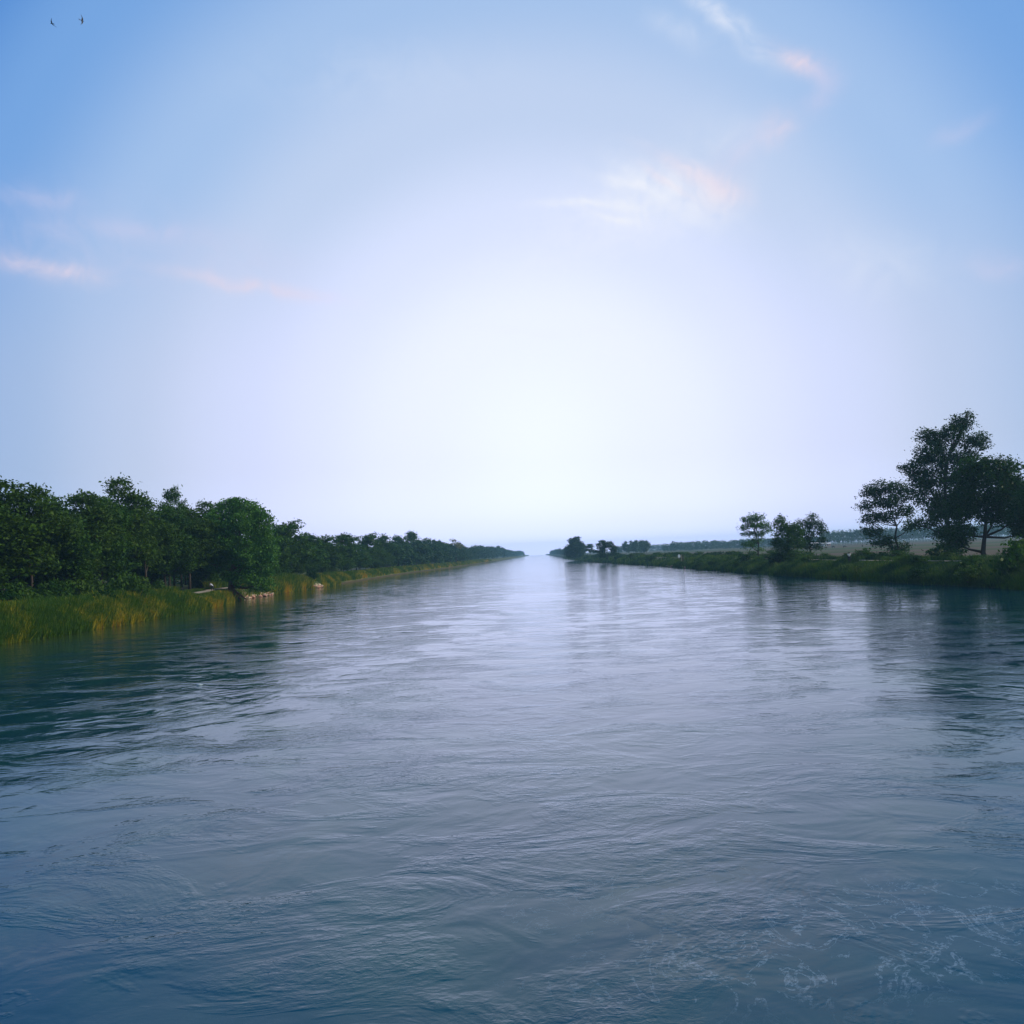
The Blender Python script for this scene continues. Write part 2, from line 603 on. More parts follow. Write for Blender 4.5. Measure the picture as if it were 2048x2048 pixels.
def lobe_points(rs, lobe, n):
    cx, cy, cz, rx, ry, rz = lobe
    v = rs.normal(size=(n, 3))
    v /= np.linalg.norm(v, axis=1, keepdims=True)
    r = rs.uniform(.15, 1, size=(n, 1)) ** .45
    v = v * r
    v[:, 2] = np.where(v[:, 2] < 0, v[:, 2] * .8, v[:, 2])
    return v * np.array([rx, ry, rz]) + np.array([cx, cy, cz])


def make_tree(name, lobes, seed, lm=None, bark=None, density=1.0, m_per=26, rad=.95, flat=.45, leaf=.36,
              trunk=None, tr=.35, up=.9, loc=(0, 0, 0), rz=0.0, sc=1.0, twigs=True):
    """lobes: crown masses in metres from the foot of the tree. trunk: list of points."""
    rs = np.random.RandomState(seed)
    root = empty(name, loc, rz, sc)
    pts = []
    for lb in lobes:
        area = (lb[3] * lb[4] + lb[3] * lb[5] + lb[4] * lb[5]) * 4.2
        pts.append(lobe_points(rs, lb, max(6, int(area * density * .95))))
    allp = np.concatenate(pts)
    V = leaves(rs, allp, m_per, rad, flat, leaf, up)
    V[:, :, 2] = np.maximum(V[:, :, 2], .05)
    me = quads_mesh('crown', V)
    link('crown', me, lm or M_LEAF, root)
    bm = bmesh.new()
    if trunk is None:
        zt = np.mean([l[2] for l in lobes])
        trunk = [(0, 0, -.3), (.1, .05, zt * .35), (-.1, .1, zt * .7), (0, 0, zt * 1.15)]
    n = len(trunk)
    tube(bm, trunk, [tr * (1.25 if i == 0 else 1 - .75 * i / (n - 1)) for i in range(n)], 8)
    top = Vector(trunk[-1])
    for lb, pp in zip(lobes, pts):
        c = Vector(lb[:3])
        k = min(range(1, n), key=lambda i: (abs(Vector(trunk[i]).z - c.z * .72)))
        st = Vector(trunk[k])
        mid = st.lerp(c, .5) + Vector((0, 0, -.08 * (c - st).length))
        r0 = tr * (.28 + .25 * (1 - k / n))
        tube(bm, [st, mid, c], [r0, r0 * .7, r0 * .35], 6)
        if twigs:
            for j in rs.choice(len(pp), min(len(pp), 7), replace=False):
                q = Vector(pp[j])
                tube(bm, [c.lerp(mid, rs.uniform(0, .7)), c.lerp(q, .5) + Vector((0, 0, -.15)), q], [r0 * .33, r0 * .2, .02], 4)
    bm_obj('trunk', bm, bark or M_BARK, root)
    return root


def rand_lobes(seed, H, Wd, base, n=8):
    """generic broad crown: H tall, Wd wide, foliage from height base"""
    r = random.Random(seed)
    mid = (H + base) / 2
    L = [(0, 0, mid, Wd * .36, Wd * .36, (H - base) * .40)]
    for i in range(n):
        a = i * 2 * math.pi / n + r.uniform(-.4, .4)
        z = base + (H - base) * r.uniform(.18, .82)
        k = math.sin(math.pi * min(1, max(.12, (z - base) / (H - base) * .8 + .12)))
        d = Wd * .34 * k * r.uniform(.8, 1.1)
        s = Wd * r.uniform(.16, .24)
        L.append((math.cos(a) * d, math.sin(a) * d, z, s, s, s * r.uniform(.55, .85)))
    L.append((r.uniform(-1, 1), r.uniform(-1, 1), H - Wd * .12, Wd * .2, Wd * .2, Wd * .12))
    return L


# ------------------------------------------------------------------ right bank: the trees one can tell apart
def rloc(px, dist, z=2.6):
    return along(px, dist, z)


# tall open tree at the right
d = 196
make_tree('tree', [
    (-6.6, 0, 18.0, 2.0, 1.8, 1.3), (-4.2, .5, 16.2, 2.6, 2.4, 1.8), (-3.0, -.5, 21.5, 2.8, 2.6, 2.2), (-3.2, 0, 24.6, 1.8, 1.8, 1.1),
    (-.6, .6, 24.0, 2.6, 2.6, 2.0), (2.0, -.4, 24.8, 2.4, 2.4, 1.9), (3.2, .3, 26.8, 1.5, 1.5, 1.6), (5.0, 0, 22.8, 2.2, 2.0, 1.3), (6.8, 0, 23.6, 1.9, 1.8, 1.5), (7.9, 0, 22.2, 1.2, 1.2, 1.0), (4.6, 0, 26.4, 1.5, 1.4, 1.3), (5.2, 0, 28.4, .5, .5, 1.1), (4.2, 0, 20.0, 2.4, 2.2, 1.7), (-4.4, 0, 19.4, 2.0, 2, 1.6), (-5.2, 0, 14.0, 2, 2, 1.5), (-1, 0, 10, 3, 2.8, 2.2), (2.6, 0, 9.4, 3, 2.8, 2.4),
    (.2, 0, 20.0, 3.6, 3.4, 2.6), (-1.6, 1, 16.0, 3.4, 3.2, 2.6), (1.4, 0, 13.0, 3.4, 3.4, 2.8), (-3.4, 0, 12.0, 2.6, 2.4, 2.0),
    (-2.4, -.8, 8.6, 2.8, 2.6, 2.0), (-.2, 0, 5.4, 3.0, 2.8, 2.0), (-5.0, 0, 7.0, 2.0, 1.8, 1.1), (3.5, 0, 17.5, 2.4, 2.4, 2.0)],
    11, M_LEAF_DARK, density=.8, m_per=26, rad=1.15, flat=.75, leaf=.46, tr=.45,
    trunk=[(0, 0, -.3), (.3, 0, 5), (-.3, 0, 10), (0, 0, 15), (.8, 0, 20), (3.4, 0, 25), (5.2, 0, 29.2)], loc=rloc(1897, d))
tag(bpy.data.objects['tree'], 'tallest tree on the right bank with open ragged crown and thin leader on top', 'tree')


def t2(label, *a, **k):
    o = make_tree('tree', *a, **k)
    return tag(o, label, 'tree')


# dense round tree right of it, clear dark trunk
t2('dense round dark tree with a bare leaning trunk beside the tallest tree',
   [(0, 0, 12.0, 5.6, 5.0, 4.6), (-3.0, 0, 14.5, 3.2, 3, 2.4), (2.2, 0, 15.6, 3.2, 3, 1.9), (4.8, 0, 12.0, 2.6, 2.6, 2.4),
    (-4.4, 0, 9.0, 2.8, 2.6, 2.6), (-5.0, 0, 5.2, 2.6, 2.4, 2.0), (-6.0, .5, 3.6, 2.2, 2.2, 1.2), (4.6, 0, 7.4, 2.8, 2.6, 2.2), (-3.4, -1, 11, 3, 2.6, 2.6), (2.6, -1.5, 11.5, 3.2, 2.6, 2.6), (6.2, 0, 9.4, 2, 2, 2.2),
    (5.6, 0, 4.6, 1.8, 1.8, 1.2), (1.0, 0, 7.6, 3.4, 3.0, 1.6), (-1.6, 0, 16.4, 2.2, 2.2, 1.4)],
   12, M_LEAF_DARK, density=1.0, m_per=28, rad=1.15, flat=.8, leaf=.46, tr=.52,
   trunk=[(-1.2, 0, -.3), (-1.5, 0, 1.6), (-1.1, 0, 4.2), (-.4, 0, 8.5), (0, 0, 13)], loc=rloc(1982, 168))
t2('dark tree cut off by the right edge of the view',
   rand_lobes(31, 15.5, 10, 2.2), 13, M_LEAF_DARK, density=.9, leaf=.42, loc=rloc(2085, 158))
t2('open tree with forked twisted trunk left of the tallest tree',
   [(-3.4, 0, 14.6, 2.6, 2.4, 1.5), (-4.8, 0, 11.8, 2.0, 2.0, 1.1), (-1.0, 0, 15.6, 2.4, 2.2, 1.5), (2.2, 0, 15.4, 2.4, 2.4, 1.5),
    (4.4, 0, 13.6, 1.9, 1.9, 1.6), (0, 0, 12.6, 3.6, 3.4, 1.9), (-3.6, 0, 9.0, 2.4, 2.4, 1.5), (3.6, 0, 10.2, 2.3, 2.2, 1.5),
    (-3.8, 0, 6.2, 2.2, 2.2, 1.3), (.2, .4, 9.2, 2.4, 2.4, 1.3), (4.6, 0, 7.2, 2.0, 2.0, 1.0), (-1.6, 0, 4.0, 2.6, 2.4, 1.2), (1.8, 0, 2.4, 2.4, 2.2, 1.1)],
   14, M_LEAF_DARK, density=.8, m_per=26, rad=1.1, flat=.75, leaf=.46, tr=.3,
   trunk=[(1.0, 0, -.3), (1.6, 0, 2.2), (1.0, 0, 4.6), (1.5, 0, 7.2), (.6, 0, 10), (0, 0, 13)], loc=rloc(1781, 214))
t2('slim airy tree with sparse layered crown left of the paired dark trees',
   [(-1.4, 0, 11.6, 2.2, 2.0, 1.0), (.8, 0, 12.0, 1.8, 1.8, 1.0), (-3.0, 0, 9.2, 1.7, 1.5, .6), (-.4, 0, 9.8, 2.6, 2.4, .9), (2.6, 0, 9.6, 2.0, 1.9, 1.1),
    (-2.4, 0, 7.6, 1.8, 1.6, .6), (1.0, 0, 7.4, 1.8, 1.8, .9), (-1.6, 0, 4.6, 2.4, 2.1, .8), (.4, 0, 5.6, 1.5, 1.4, .8), (1.2, 0, 3.2, 1.1, 1.0, .5), (3.8, 0, 8.4, 1.3, 1.3, .8)],
   15, M_LEAF_BIG, density=.9, m_per=22, leaf=.46, tr=.22, rad=1.05, flat=.75,
   trunk=[(.8, 0, -.3), (.6, 0, 2.4), (.9, 0, 4.4), (.2, 0, 7.2), (-.2, 0, 10.5)], loc=rloc(1511, 275))
t2('dense dark bushy tree, left one of a touching pair near the field',
   [(-.4, 0, 5.2, 3.3, 3.0, 3.6), (-1.9, 0, 8.6, 1.6, 1.6, 1.6), (-1.2, 0, 10.2, 1.1, 1.1, .9), (1.6, 0, 7.4, 2.2, 2.0, 1.4), (-2.8, 0, 4.2, 1.5, 1.5, 1.6),
    (2.6, 0, 4.6, 1.8, 1.7, 2.0), (.2, 0, 1.8, 3.2, 2.8, 1.4), (.4, 0, 8.0, 1.8, 1.8, 1.0)],
   16, M_LEAF, density=1.0, m_per=26, rad=1.0, flat=.8, leaf=.44, tr=.28, loc=rloc(1577, 236))
t2('bluish tree with open right side, right one of a touching pair near the field',
   [(1.0, 0, 10.8, 1.1, 1.1, 1.3), (-1.0, 0, 9.4, 2.0, 1.9, 1.3), (1.8, 0, 8.8, 2.4, 2.2, 1.4), (3.2, 0, 7.2, 1.6, 1.6, 1.2), (-.6, 0, 6.4, 2.8, 2.6, 1.8),
    (3.0, 0, 5.0, 1.4, 1.4, .9), (1.6, 0, 3.4, 1.6, 1.6, .8), (-.6, 0, 3.8, 2.4, 2.2, 1.2)],
   17, M_LEAF_DARK, density=.85, m_per=24, rad=1.0, flat=.75, leaf=.44, tr=.26, loc=rloc(1619, 256))
t2('large rounded tree at the water on the right bank near the vanishing river',
   [(0, 0, 9, 6.0, 5.5, 6.0), (-4.4, 0, 6, 3.6, 3, 4.2), (3.6, 0, 11.0, 3.6, 3, 3.4), (-1.5, 0, 14.0, 3.6, 3, 2.6), (1.6, 0, 15.6, 3.0, 2.4, 2.2), (-1, 0, 2.6, 6.5, 4, 2.2), (5, 0, 5, 2.6, 2.6, 2.4)],
   18, M_LEAF_DARK, density=.5, m_per=22, rad=1.8, leaf=1.0, tr=.4, loc=rloc(1150, 790, 1.6), twigs=False)
t2('small tree leaning out right of the large rounded tree at the water',
   [(0, 0, 8.4, 2.4, 2.4, 2.4), (-2.5, 0, 6, 1.8, 1.8, 1.6), (3.4, 0, 4.4, 2.4, 2.0, 1.2), (1, 0, 5, 2.0, 2.0, 1.6)],
   19, M_LEAF_DARK, density=.5, m_per=20, rad=1.5, leaf=.9, tr=.25, loc=rloc(1180, 760, 2.4), twigs=False)
t2('squat spreading tree on two stems between the rounded tree and the hazy clump',
   [(-2.6, 0, 7.4, 3.0, 2.6, 2.4), (1.0, 0, 7.6, 3.0, 2.6, 2.0), (3.8, 0, 5.2, 2.2, 2.0, 2.0), (-3.0, 0, 4.4, 2.4, 2.2, 2.0), (-2.4, 0, 9.6, 1.6, 1.4, .9), (3.4, 0, 2.6, 2.0, 2.0, 1.6), (-2, 0, 1.8, 2.0, 2, 1.6)],
   20, M_LEAF_DARK, density=.6, m_per=22, rad=1.4, leaf=.75, tr=.25, loc=rloc(1214, 560, 2.5), twigs=False)

# big broadleaf tree at the water on the left bank
xb = float(xl(196))
tb = t2('big rounded broadleaf tree standing right at the water on the left bank',
   [(0, 0, 10.6, 6.0, 5.6, 6.2), (-2.6, 0, 16.2, 3.2, 3, 2.2), (1.6, 0, 17.2, 3.0, 2.8, 1.7), (-.8, 0, 18.2, 1.8, 1.8, 1.0), (4.6, 0, 13.4, 3.0, 2.8, 3.0), (5.8, 0, 9.0, 2.4, 2.4, 3.6),
    (5.0, -1, 4.6, 2.6, 2.4, 3.2), (-4.6, 0, 13.0, 2.8, 2.8, 2.8), (-5.6, 0, 9.0, 2.4, 2.4, 2.8), (-3.8, -1, 6.2, 2.6, 2.4, 2.0),
    (2.4, -3, 7.4, 3.0, 2.4, 3.4), (4.8, -1, 1.6, 2.6, 2.2, 1.8), (5.6, -1, 7, 2.4, 2.2, 2.6), (-2.8, -3, 14.2, 2.6, 2.2, 2.2), (4.2, -1, 15.6, 2.4, 2.4, 1.8), (-1.4, -3.4, 11.4, 3.0, 2.4, 3.0), (1.8, -3, 3.0, 3.4, 2.4, 2.0), (2, -3.4, 14, 2.6, 2, 2.2)],
   21, M_LEAF_BIG, M_BARK_RED, density=1.1, m_per=26, leaf=.46, tr=.75, rad=1.0, flat=.6, up=.5,
   trunk=[(-1.6, 0, -.6), (-1.5, 0, 1.5), (-1.1, 0, 4.5), (-.6, 0, 8), (0, 0, 13)], loc=(xb - .2, 197, 1.4))
bm = bmesh.new()
for dx, dy, dz in ((2.6, -1.2, -1.5), (1.6, -2.2, -1.7), (.4, -2.6, -1.6), (-2.2, -1.6, -.9), (3.0, .6, -1.3)):
    tube(bm, [(-1.6, 0, 1.0), (-1.6 + dx * .45, dy * .45, .25 + dz * .2), (-1.6 + dx, dy, dz)], [.45, .26, .12], 6)
bm_obj('root', bm, M_BARK_RED, tb)

# ------------------------------------------------------------------ left bank wood
protoN = []
for k in range(5):
    o = make_tree('tree', rand_lobes(100 + k, 16.5, 11.5, 1.0 + .8 * (k % 3), 13), 200 + k, M_LEAF, density=.72, m_per=24, rad=1.15,
                  flat=.42, leaf=.50, tr=.26, up=1.0, loc=(-5000, 0, 0))
    protoN.append(o)
protoM = []
for k in range(5):
    o = make_tree('tree', rand_lobes(120 + k, 15.5, 12, .8 + .4 * k, 9), 220 + k, M_LEAF, density=.42, m_per=20, rad=1.4,
                  flat=.4, leaf=.72, tr=.25, loc=(-5000, 0, 0), twigs=False)
    protoM.append(o)
protoF = []
for k in range(4):
    o = make_tree('tree', rand_lobes(140 + k, 15.5, 14, .2, 8), 240 + k, M_LEAF_FAR, density=.2, m_per=12, rad=2.0,
                  flat=.5, leaf=1.5, tr=.25, loc=(-5000, 0, 0), twigs=False)
    protoF.append(o)
used = set()


def put(protos, k, loc, rz, sc, label, group=None, cat='tree', name='tree'):
    p = protos[k % len(protos)]
    if p.name in used:
        p = copy_tree(p)
    used.add(p.name)
    p.location = loc
    p.rotation_euler = (0, 0, rz)
    p.scale = sc if isinstance(sc, tuple) else (sc, sc, sc)
    p['label'] = label
    p['category'] = cat
    if group: p['group'] = group
    return p


rr = random.Random(9)
# front row near: px column, distance, height scale, width scale, label
front = [
    (-75, 122, .95, 1.1, 'dark leafy tree cut off by the left edge of the view'),
    (5, 128, 1.03, 1.15, 'tall dark tree filling the left edge above the grassy bank'),
    (62, 133, 1.02, 1.0, 'dark round topped tree, second from the left edge'),
    (112, 140, .98, 1.0, 'olive tree with flat layered top, third from the left edge'),
    (160, 148, 1.04, 1.05, 'flat topped green tree, fourth from the left edge'),
    (204, 155, 1.02, 1.0, 'green tree just left of the highest peak in the left wood'),
    (246, 163, 1.22, 1.05, 'highest peaked tree in the middle of the left wood'),
    (290, 172, 1.03, 1.0, 'olive tree just right of the highest peak in the left wood'),
    (330, 184, 1.0, 1.0, 'deep green tree above the stooping person on the left track'),
    (348, 200, 1.30, .72, 'narrow tree whose tufted tip pokes above the left wood'),
    (378, 190, .98, 1.0, 'dark tree just left of the big waterside broadleaf tree'),
    (412, 204, 1.10, 1.0, 'tree half hidden behind the big waterside broadleaf tree'),
]
for i, (px, dd, hs, ws, lab) in enumerate(front):
    p = along(px, dd, 2.4)
    put(protoN, i, p, rr.uniform(0, 6.28), (ws, ws, hs), lab, 'trees of the wood on the left bank')
mid = [(545, 262, .98, 'leafy tree directly right of the big waterside broadleaf tree'),
       (583, 276, 1.08, 'tufted tree standing highest just right of the big broadleaf tree'),
       (615, 300, .88, 'rounded low tree where the left wood dips beside the river'),
       (650, 325, .86, 'low dome shaped tree in the dip of the left wood'),
       (682, 352, .94, 'open topped tree just past the dip of the left wood'),
       (712, 385, .92, 'broad tree right of the open topped one on the left bank'),
       (742, 425, 1.06, 'broad dark tree left of the hump in the left wood'),
       (770, 470, 1.08, 'broad tree leading up to the hump in the left wood'),
       (797, 520, 1.10, 'tree on the shoulder of the hump in the left wood'),
       (828, 570, 1.32, 'tallest tree on the hump of the distant left wood'),
       (856, 625, 1.12, 'tree on the right slope of the hump in the left wood'),
       (880, 690, 1.05, 'hazy tree just left of the pale bare topped tree')]
for i, (px, dd, hs, lab) in enumerate(mid):
    p = along(px, dd, 2.4)
    put(protoM, i, p, rr.uniform(0, 6.28), (1.05, 1.05, hs), lab, 'trees of the wood on the left bank')
# second row behind, filling the wood
WOOD = 'one of the crowded trees in the depth of the left bank wood'
i = 0
for dd in np.concatenate([np.arange(114, 240, 10.0), np.arange(240, 400, 20.0)]):
    for off in (21, 33):
        y = dd + rr.uniform(-3, 3)
        x = float(xl(y)) - off + rr.uniform(-2.5, 2.5)
        if x / y < -.66: continue
        put(protoM, i, (x, y, 2.2), rr.uniform(0, 6.28), (1.0, 1.0, rr.uniform(.82, .98)), WOOD, 'trees in the depth of the left wood')
        i += 1
# front thickets between the named trees
for y in np.arange(205, 480, 10.0):
    if 190 < y < 204: continue
    yy = y + rr.uniform(-3, 3)
    x = float(xl(yy)) - rr.uniform(7.5, 10)
    h = rr.uniform(.42, .62)
    put(protoM, i, (x, yy, 2.2), rr.uniform(0, 6.28), (.62, .62, h), 'low leafy tree in the front hedge of the left bank wood', 'low trees along the front of the left wood')
    i += 1
for y in np.concatenate([np.arange(480, 800, 20.0), np.geomspace(800, 3000, 36)]):
    for off in ((9, 20) if y < 900 else (10,)):
        x = float(xl(y)) - off + rr.uniform(-2, 2)
        hs = rr.uniform(.72, 1.06) if y < 1100 else rr.uniform(.8, 1.2) * (1 if y < 1700 else .8)
        ws = rr.uniform(.8, 1.2)
        put(protoF, i, (x, y + rr.uniform(-4, 4), 2.2), rr.uniform(0, 6.28), (ws, ws, hs), 'hazy tree in the long far row closing the left bank', 'far trees down the left bank')
        i += 1
rs_ = np.random.RandomState(77)
tk = []
for y in np.arange(100, 330, 3.0):
    for off in (44, 52):
        tk.append((float(xl(y)) - off + rs_.uniform(-2, 2), y, rs_.uniform(2.5, 6)))
tk = np.array(tk)
tk = np.repeat(tk, 9, 0) + rs_.normal(size=(len(tk) * 9, 3)) * np.array([1.5, 1.5, 2.2])
tk[:, 2] = np.clip(tk[:, 2], .8, 9)
tk[:, 2] += 2
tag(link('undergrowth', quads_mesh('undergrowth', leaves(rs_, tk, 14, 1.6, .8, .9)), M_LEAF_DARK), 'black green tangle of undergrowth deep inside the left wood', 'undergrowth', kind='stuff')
# pale bare-topped tree
t2('pale straw coloured tree showing through the far left wood',
   [(0, 0, 14, 3.6, 3, 2.4), (-2, 0, 16.5, 2, 2, 1.2), (2, 0, 12, 3, 3, 2)], 23, M_LEAF_PALE, density=.2, m_per=9, rad=1.7, leaf=1.0,
   loc=along(912, 700, 2.4), twigs=False)
# right bank far row and hazy groups
for y in np.geomspace(900, 3000, 26):
    x = float(xr(y)) + 7 + rr.uniform(0, 5)
    put(protoF, i, (x, y, 2.2), rr.uniform(0, 6.28), (.8, .8, rr.uniform(.6, .85)), 'hazy tree in the far row on the right bank by the vanishing river', 'far trees down the right bank')
    i += 1
for k, (px, dd, hs) in enumerate([(1252, 980, .84), (1262, 1010, .86), (1272, 970, .85), (1283, 1000, .88), (1293, 985, .84), (1268, 1030, .8), (1288, 1030, .8)]):
    put(protoF, i, along(px, dd, 2.9), rr.uniform(0, 6.28), (.62, .62, hs), {0: 'leftmost tree of the hazy clump standing alone beyond the field', 4: 'rightmost tree of the hazy clump standing alone beyond the field'}.get(k, 'tree in the middle of the hazy clump standing alone beyond the field'), 'hazy clump beyond the field')
    i += 1


def treeline(label, items, lm=None):
    """a far wood that reads as one mass: crowns and stems merged in one mesh"""
    rs = np.random.RandomState(len(items))
    out_, st = [], []
    for (p, hh, ww, slim) in items:
        n = int(44 * (hh / 15) * (ww / 8)) + 14
        v = rs.normal(size=(n, 3))
        v /= np.linalg.norm(v, axis=1, keepdims=True)
        v *= rs.uniform(.2, 1, size=(n, 1)) ** .4
        if slim:
            prof = np.clip(1.15 - np.abs(v[:, 2:3] + .1) * .6, .25, 1)
            v[:, :2] *= prof
        c = v * np.array([ww / 2, ww / 2, hh * (.40 if slim else .46)]) + np.array([p.x, p.y, p.z + hh * (.56 if slim else .50)])
        c[:, 2] = np.maximum(c[:, 2], p.z + .8)
        out_.append(leaves(rs, c, 14, 1.6, .9 if slim else .6, 1.15))
        for q in (0,):
            w_ = .16
            st.append(np.array([[(p.x - w_ + q, p.y, p.z - .3), (p.x + w_ + q, p.y, p.z - .3), (p.x + w_ * .5 + q, p.y, p.z + hh * .7), (p.x - w_ * .5 + q, p.y, p.z + hh * .7)]]))
    V = np.concatenate(out_ + st)
    mi = np.concatenate([np.zeros(sum(len(q) for q in out_)), np.ones(len(st))])
    o = link('treeline', quads_mesh('treeline', V, mi), [lm or M_LEAF_FAR, M_BARK])
    return tag(o, label, 'treeline', kind='stuff')


treeline('low pale treeline left of the hazy blue clump', [(along(px, 1500, 2.9), 11, 9, False) for px in np.arange(1228, 1248, 4.0)])
treeline('very faint treeline on the horizon right of the hazy clump', [(along(px, 1900, 2.9), 13, 12, False) for px in np.arange(1300, 1330, 5.0)])
treeline('long low blue treeline across the field', [(along(px + rr.uniform(-1, 1), 1350 + rr.uniform(-40, 60), 2.9), rr.uniform(11.5, 13.8) * (.85 if px < 1342 else 1), rr.uniform(6, 8.5), False)
                                                     for px in np.arange(1328, 1640, 3.2)])
treeline('tall blue plantation of slender trees behind the ploughed field', [(along(px + rr.uniform(-1, 1), 1120 + rr.uniform(-30, 30), 2.9), rr.uniform(15.5, 19), rr.uniform(3.6, 5.2), True)
                                                     for px in np.arange(1643, 2080, 3.4)])
for o in protoN + protoM + protoF:
    if o.name not in used:
        for c in list(o.children): bpy.data.objects.remove(c)
        bpy.data.objects.remove(o)


# ------------------------------------------------------------------ shrubs
def make_shrub(seed, lm, leaf=.3, m_per=22, dens=1.0):
    rs = np.random.RandomState(seed)
    root = empty('shrub', (-5000, 0, 0))
    L = [(0, 0, .9, 1.2, 1.2, .9), (rs.uniform(-1, 1), 0, 1.5, .8, .8, .6), (.8, .3, .8, .8, .8, .6), (-.9, -.2, .7, .8, .8, .6)]
    P_ = np.concatenate([lobe_points(rs, l, int(14 * dens)) for l in L])
    V = leaves(rs, P_, m_per, .5, .7, leaf, .4)
    V[:, :, 2] = np.maximum(V[:, :, 2], 0)
    link('foliage', quads_mesh('foliage', V), lm, root)
    bm = bmesh.new()
    for k in range(6):
        q = Vector(P_[rs.randint(len(P_))])
        tube(bm, [(0, 0, -.2), q * .5 + Vector((0, 0, .2)), q], [.06, .04, .012], 4)
    bm_obj('stem', bm, M_BARK, root)
    return root


shr = [make_shrub(300 + k, M_LEAF_DARK if k % 2 else M_LEAF) for k in range(5)]


def put_shrub(k, loc, sc, label, group=None):
    return put(shr, k, loc, rr.uniform(0, 6.28), sc, label, group, 'shrub')


named = [
    (along(2032, 133, 1.2), (2.2, 1.8, 2.5), 'big dark bush overhanging the water at the right edge'),
    (along(1893, 184, 2.6), (2.6, 1.8, 1.7), 'wide black bush at the foot of the tallest tree'),
    (along(1722, 204, 2.8), (1.6, 1.3, 1.2), 'dark round bush right of the walker in white'),
    (along(1745, 206, 2.7), (1.5, 1.3, .9), 'low dark bush between the walker and the forked tree'),
    (along(1796, 206, 2.7), (2.0, 1.5, .9), 'dark bush at the foot of the forked open tree'),
    (along(1690, 207, 2.7), (.8, .8, .9), 'small thin bush just left of the walker in white'),
    (along(1556, 236, 2.5), (1.5, 1.4, 1.1), 'bush at the left foot of the paired dark trees'),
    (along(1610, 228, 2.3), (1.7, 1.4, .9), 'bush at the right foot of the paired dark trees'),
    (along(1490, 268, 2.6), (1.6, 1.4, 1.0), 'dark bush on the bank left of the slim airy tree'),
    (along(252, 138, 2.1), (1.5, 1.4, 2.1), 'bright leafy bush rising from the grass before the left wood'),
    (along(318, 152, 2.1), (1.1, 1.1, 1.5), 'small leafy bush in the grass right of the bright one'),
    (along(205, 130, 1.7), (1.2, 1.2, 1.4), 'dark weedy bush in the middle of the left grass bank'),
    (along(1930, 138, .8), (1.5, 1.2, 1.0), 'dark weedy clump on the slope left of the right edge bush'),
    (along(623, 268, 2.2), (1.5, 1.3, 1.3), 'dark bush between two patches of yellow grass'),
    (along(668, 330, 2.2), (2.0, 1.5, 1.2), 'green bush breaking the far yellow grass strip'),
]
for k, (p, sc, lab) in enumerate(named):
    put_shrub(k, p, sc, lab)
for k in range(60):
    y = 130 * math.exp(rr.uniform(0, 1.75))
    behind = rr.random() < .6
    x = float(xr(y)) + (rr.uniform(12, 17) if behind else rr.uniform(1, 6.5))
    z = float(zr(x - float(xr(y)))) - .1
    s = rr.uniform(.5, 1.1) * (1 + y / 700)
    put_shrub(k, (x, y, z), (s * 1.3, s * 1.1, s * .8), 'low shrub in the scrub along the right embankment', 'scrub along the right embankment')
for k in range(44):
    y = 106 + k * 3.1 + rr.uniform(-1, 1)
    if 166 < y < 205: continue
    x = float(xl(y)) - rr.uniform(9.5, 13)
    s = rr.uniform(1.1, 1.9)
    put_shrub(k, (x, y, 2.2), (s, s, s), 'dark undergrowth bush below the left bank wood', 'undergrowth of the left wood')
for k in range(22):
    y = 1130 * 0 + 330 * math.exp(rr.uniform(0, .95))
    x = float(xr(y)) + rr.uniform(12, 20)
    put_shrub(k, (x, y, 2.4), (2.4, 2.0, 1.3), 'far dark shrub in the hedge past the white sign', 'far hedge on the right bank')
for o in shr:
    if o.name not in used:
        for c in list(o.children): bpy.data.objects.remove(c)
        bpy.data.objects.remove(o)


# ------------------------------------------------------------------ grass
def grass(name, edge, side, zf, bands, seed, label_mats, colour):
    rs = np.random.RandomState(seed)
    Vs, Ms = [], []
    for (y0, y1, o0, o1, n, h0, h1, wd) in bands:
        u = rs.uniform(size=n)
        y = y0 + (y1 - y0) * u
        o = rs.uniform(o0, o1, n)
        ex = edge(y)
        x = ex + side * o
        z = zf(o) - .08
        tuft = vnoise(x / 1.1, y / 2.0, 21)
        tall = vnoise(x / 3.5, y / 7.0, 22)
        h = (h0 + (h1 - h0) * rs.uniform(size=n)) * (.45 + .6 * tuft + .5 * tall)
        keep = colour['mask'](x, y, o, rs)
        h = h * keep[1]
        k = keep[0]
        a = rs.uniform(0, math.pi, n)
        w_ = wd * rs.uniform(.6, 1.4, n) * .5
        lx, ly = rs.normal(size=n) * .28 * h, rs.normal(size=n) * .28 * h
        dx, dy = np.cos(a) * w_, np.sin(a) * w_ * .6
        V = np.stack([np.stack([x - dx, y - dy, z], -1), np.stack([x + dx, y + dy, z], -1),
                      np.stack([x + dx * .35 + lx, y + dy * .35 + ly, z + h], -1), np.stack([x - dx * .15 + lx, y - dy * .15 + ly, z + h * .97], -1)], 1)
        Vs.append(V[k])
        Ms.append(colour['idx'](x, y, o, rs)[k])
    me = quads_mesh(name, np.concatenate(Vs), np.concatenate(Ms))
    return link(name, me, label_mats)


